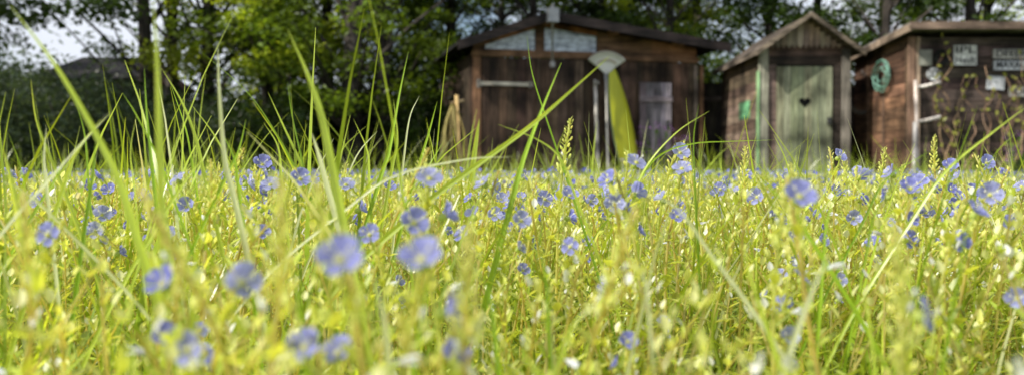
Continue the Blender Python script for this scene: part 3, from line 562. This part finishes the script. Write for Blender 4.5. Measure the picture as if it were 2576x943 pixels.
for k in range(12):
    a=r.uniform(0,6.28); l=r.uniform(.1,.3); h=r.uniform(.35,.8); P=smooth_path([[0,0,0],[math.cos(a)*l*.4,math.sin(a)*l*.4,h*.6],[math.cos(a)*l,math.sin(a)*l,h]],8); mb.tube(P,.006,(.12,.2,.04),5,0)
    m=11; q=P[-1]+r.normal(0,.04,(m,3)); leaves(mb,q,r.normal(0,1,(m,3)),r.normal(0,1,(m,3)),np.full(m,.028),np.full(m,.024),np.tile([.46,.22,.56],(m,1))*r.uniform(.7,1.3,(m,1)),1)
    m=18; ti=r.integers(1,len(P)-1,m); leaves(mb,P[ti],r.normal(0,1,(m,3))+[0,0,.5],np.tile([0,0,1.],(m,1)),r.uniform(.05,.09,m),r.uniform(.03,.05,m),np.tile([.12,.22,.04],(m,1)),1)
o0=mb.build("flowering_plant",[M_leaf,M_petal]); 
for i,(u,d) in enumerate(((1650,12.9),(1690,13.0),(2560,10.4))):
    o=o0 if i==0 else o0.copy()
    if i: COL.objects.link(o)
    p=unproject(u,400,d); o.location=(p[0],p[1],0); o.rotation_euler=(0,0,i*1.3); s=[1.05,.85,.8][i]; o.scale=(s,s,s); tag(o,"leafy plant with sparse pinkish violet blossoms by the shed","plant","violet flowering plants beside the sheds")
# ------------------------------------------------------------------ trees
def tree_variant(seed,H,rad,z0,nl,trunk_r,lean=0,lc=(.05,.10,.015),nc=60,ls=(.08,.15),bc=(.06,.05,.043)):
    r=np.random.default_rng(seed); e=empty("tree"); mb=MB()
    ph=r.uniform(0,6); P=[[lean*math.sin(t*2.2+ph*.2)*t+.08*math.sin(3*t*3+ph)-0*t, .1*math.sin(2*t*3+ph)*t, H*.93*t] for t in np.linspace(0,1,14)]
    P=np.array(P); P[:,:2]-=P[0,:2]; rr=trunk_r*(1-.85*np.linspace(0,1,14)); rr[0]*=1.45
    mb.tube(P,rr,bc,10)
    cl=[]
    for k in range(nc):
        t=(z0+(H-z0)*r.beta(1.0,1.6))/H; i=min(13,int(t*14)); a=r.uniform(0,6.28); w=rad*(1-.75*max(0,(t-.35)/.65)**1.5)*math.sqrt(r.uniform(.12,1))
        b=P[max(0,i-2)]; c=P[i]+np.array([math.cos(a)*w,math.sin(a)*w,r.uniform(-.3,.3)]); c[2]=max(c[2],z0)
        if k%2==0: mb.tube(smooth_path([b,(b+c)/2+np.array([0,0,.15]),c],8),np.linspace(trunk_r*.28,trunk_r*.05,8),bc,5)
        cl.append((c,r.uniform(.4,.75)))
    mb.build("trunk",M_bark,e); mb=MB()
    for c,s in cl:
        m=int(nl/nc*s/.6); q=c+unit(r.normal(0,1,(m,3)))*(r.uniform(0,1,(m,1))**.5)*np.array([s,s,s*.5]); a=r.uniform(0,6.28,m)
        D=np.stack([np.cos(a),np.sin(a),r.uniform(-.9,.3,m)],1); Nn=np.stack([r.normal(0,.5,m),r.normal(0,.5,m),np.ones(m)],1); Ls=r.uniform(*ls,m)
        leaves(mb,q,D,Nn,Ls,Ls*.62,np.array(lc)*r.uniform(.6,1.5,(m,1))*r.uniform(.55,1.45),0,.15)
    mb.build("crown",M_tree,e); return e
LD=(.038,.070,.010); LM=(.115,.175,.018); LB=(.34,.42,.04)  # forest shade and sunlit crowns painted into the LD and LB leaf colours
TV={'a':tree_variant(1,12,2.6,1.6,12000,.20,.35,LM,65),'b':tree_variant(2,11,2.3,1.3,10500,.15,.5,LB,60),'c':tree_variant(3,13,2.6,2.8,9500,.14,.2,LD,50),'d':tree_variant(4,10,2.8,.5,13000,.13,.3,LD,65),'e':tree_variant(5,12,3.0,1.2,12500,.16,.3,LM,64,(.07,.13))}
usedT=set()
def put(key,x,y,s=1,rz=0,label="tall leafy deciduous tree at the meadow edge"):
    e=TV[key]
    if key in usedT:
        o=e.copy(); COL.objects.link(o)
        for ch in list(e.children): q=ch.copy(); COL.objects.link(q); q.parent=o
    else: o=e; usedT.add(key)
    o.location=(x,y,0); o.rotation_euler=(0,0,rz); o.scale=(s,s,s); tag(o,label,"tree","trees at the edge of the meadow")
put('a',-2.85,16,1,0,"thick dark trunk tree beside the garden shed"); put('a',-2.45,16.8,.85,2.4,"slim dark leaning tree behind the thick trunk")
put('c',-7.05,17,1.05,.5); put('c',-6.85,18,1,2.2); put('c',-6.2,18.2,1.1,4)
put('b',-4.7,17.2,.95,1); put('b',-4.0,19.2,1.05,3.1); put('d',-9.9,14.6,.7,1.2); put('d',-9.1,12.9,.6,4.2); put('d',-13.2,17,1,2)
for i,(x,y,k) in enumerate([(-15.0,21,'e'),(-6.3,24,'e'),(-3.6,21.5,'d'),(-1.2,19.5,'e'),(1.8,19.6,'e'),(4.1,20,'b'),(5.5,18.5,'d'),(7.4,21,'e'),(9.4,18.3,'c'),(11.4,21.5,'b'),(13.4,19,'d'),(2.8,24.5,'d'),(-.2,24.5,'d'),(10.4,25.5,'e'),(.3,17.8,'d'),(3.2,17.6,'d'),(7.4,17.2,'d')]): put(k,x,y,random.uniform(.85,1.05),i*1.37)
put('c',-9.8,8.0,1,0,"tall unseen tree added out of view to shade the sheds")  # added outside the view to cast dappled shade on sheds and forest
mb=MB(); n=70000; x=rng.uniform(-26,28,n); y=rng.uniform(27,33,n); z=rng.uniform(0,1,n)**.9*9
hmax=4.8+1.6*np.sin(x*.55+.6)+.8*np.sin(x*1.9)+np.where(np.abs(x+13.2)<2.4,-2.4,0)+rng.normal(0,.5,n)
keep=((np.sin(x*1.3+2*np.sin(z*.9))+np.sin(z*2.0+x*.7+1.3*np.sin(x*1.7))+rng.normal(0,.45,n)+np.where(z<2.5,2,0))>-.6)&((z<hmax)|(rng.uniform(0,1,n)<.12)); P=np.stack([x,y,z],1)[keep]; n=len(P); a=rng.uniform(0,6.28,n)
leaves(mb,P,np.stack([np.cos(a),np.sin(a),rng.uniform(-.8,.3,n)],1),np.stack([rng.normal(0,.6,n),rng.normal(0,.6,n)-.3,np.ones(n)],1),rng.uniform(.16,.30,n),rng.uniform(.11,.20,n),np.array(LD)*rng.uniform(.6,1.9,(n,1)))
tag(mb.build("distant_wood",M_tree),"dense dark wood behind the sheds","woodland",None,"stuff")
def shrub_variant(seed,H,rad,nl,lc,ls):
    r=np.random.default_rng(seed); e=empty("shrub"); mb=MB(); tips=[]
    for k in range(22):
        a=r.uniform(0,6.28); l=rad*r.uniform(.2,1); h=H*r.uniform(.45,1)*(1-.3*l/rad); P=smooth_path([[0,0,0],[math.cos(a)*l*.6,math.sin(a)*l*.6,h*.5],[math.cos(a)*l,math.sin(a)*l,h]],9); mb.tube(P,np.linspace(.02,.004,len(P)),(.07,.055,.045),5); tips.append(P)
    mb.build("branches",M_bark,e); mb=MB()
    for P in tips:
        m=nl//22; q=P[r.integers(2,len(P),m)]+r.normal(0,.16,(m,3))*[1,1,1]; q[:,2]=np.maximum(q[:,2],.02); a=r.uniform(0,6.28,m); L_=r.uniform(*ls,m)
        leaves(mb,q,np.stack([np.cos(a),np.sin(a),r.uniform(-.3,1.2,m)],1),r.normal(0,.6,(m,3))+[0,0,1],L_,L_*.45,np.array(lc)*r.uniform(.6,1.4,(m,1))*r.uniform(.7,1.3))
    mb.build("foliage",M_tree,e); return e
SV=[shrub_variant(1,1.6,.9,12000,(.075,.11,.06),(.04,.08)),shrub_variant(2,2.0,1.1,9000,(.022,.045,.009),(.07,.12)),shrub_variant(3,1.4,1.0,8000,(.045,.09,.015),(.06,.11))]
us=set()
for i,(x,y,k,s) in enumerate([(-5.3,11.2,0,.95),(-6.3,11.6,0,1),(-4.6,12.6,0,.75),(-7.2,12.4,0,1.1),(-3.9,14.6,1,.8),(-5.2,15.5,1,.95),(-1.4,15.2,1,.9),(-1.7,17,1,1.1),(-6.6,15.6,1,1),(-8.2,16,1,1.1),(-4.0,18.5,1,1.1),(-10,15.5,1,1.1),(2.9,17.3,1,1.1),(5.6,16,1,1),(4.3,17,1,1.2),(-2.8,18.4,1,1.2),(-.7,18,2,1.2),(8.5,15.5,2,1.2)]):
    e=SV[k]
    if k in us:
        o=e.copy(); COL.objects.link(o)
        for ch in list(e.children): q=ch.copy(); COL.objects.link(q); q.parent=o
    else: o=e; us.add(k)
    o.location=(x,y,0); o.rotation_euler=(0,0,i*1.7); o.scale=(s,s,s); tag(o,"feathery grey-green shrub at the meadow edge" if k==0 else "dark leafy shrub under the trees","shrub","shrubs at the meadow edge")
h=empty("house",(-12.2,23.0,0),0,"low house with dark roof half hidden by shrubs","house"); h.scale=(.8,.9,.9); mb=MB(); mb.box(0,3.0,0,4,0,2.9,(.10,.09,.08)); mb.build("wall",M_paint,h)
mb=MB(); mb.add([[-.3,-.4,2.85],[3.3,-.4,2.85],[2.7,2,3.75],[.3,2,3.75],[-.3,4.4,2.85],[3.3,4.4,2.85]],[[0,1,2,3],[3,2,5,4]],(.02,.018,.018)); mb.add([[-.3,-.4,2.85],[.3,2,3.75],[-.3,4.4,2.85],[3.3,-.4,2.85],[2.7,2,3.75],[3.3,4.4,2.85]],[[0,1,2],[3,5,4]],(.10,.04,.03)); rf=mb.build("roof",M_roof,h)
mb=MB(); mb.box(.9,1.9,-.03,.0,1.2,2.2,(.3,.3,.3)); mb.build("window",M_glass,h)
# ------------------------------------------------------------------ light, world, camera
el=R(42); azv=np.array([-math.cos(R(26)),-math.sin(R(26))]); S=Vector((azv[0]*math.cos(el),azv[1]*math.cos(el),math.sin(el)))
sl=bpy.data.lights.new("sun",'SUN'); sl.energy=5; sl.angle=R(.53); sl.color=(1,.95,.84); so=bpy.data.objects.new("sun",sl); COL.objects.link(so); so.rotation_euler=(-S).to_track_quat('-Z','Y').to_euler()
w=bpy.data.worlds.new("World"); scene.world=w; w.use_nodes=True; nt=w.node_tree; bg=nt.nodes['Background']; sk=nt.nodes.new('ShaderNodeTexSky'); sk.sky_type='NISHITA'; sk.sun_disc=False; sk.sun_elevation=el; sk.sun_rotation=math.atan2(S.x,S.y); sk.dust_density=2
tc=nt.nodes.new('ShaderNodeTexCoord'); cn=nt.nodes.new('ShaderNodeTexNoise'); cn.inputs['Scale'].default_value=3.2; cn.inputs['Detail'].default_value=7; cr=nt.nodes.new('ShaderNodeValToRGB'); cr.color_ramp.elements[0].position=.42; cr.color_ramp.elements[1].position=.58
mx=nt.nodes.new('ShaderNodeMixRGB'); mx.inputs[2].default_value=(7.4,7.8,8.6,1)
nt.links.new(tc.outputs['Generated'],cn.inputs['Vector']); nt.links.new(cn.outputs['Fac'],cr.inputs[0]); nt.links.new(cr.outputs[0],mx.inputs[0]); nt.links.new(sk.outputs[0],mx.inputs[1]); nt.links.new(mx.outputs[0],bg.inputs[0]); bg.inputs[1].default_value=.12
cam=bpy.data.cameras.new("camera"); co=bpy.data.objects.new("camera",cam); COL.objects.link(co); scene.camera=co
cam.sensor_width=36; cam.lens=31.18; cam.clip_start=.01; cam.clip_end=600; co.location=(0,0,CAMZ); co.rotation_euler=(R(90-1.05),0,0)
cam.dof.use_dof=True; cam.dof.focus_distance=.74; cam.dof.aperture_fstop=9
scene.view_settings.view_transform='Standard'; scene.view_settings.look='None'; scene.view_settings.exposure=0
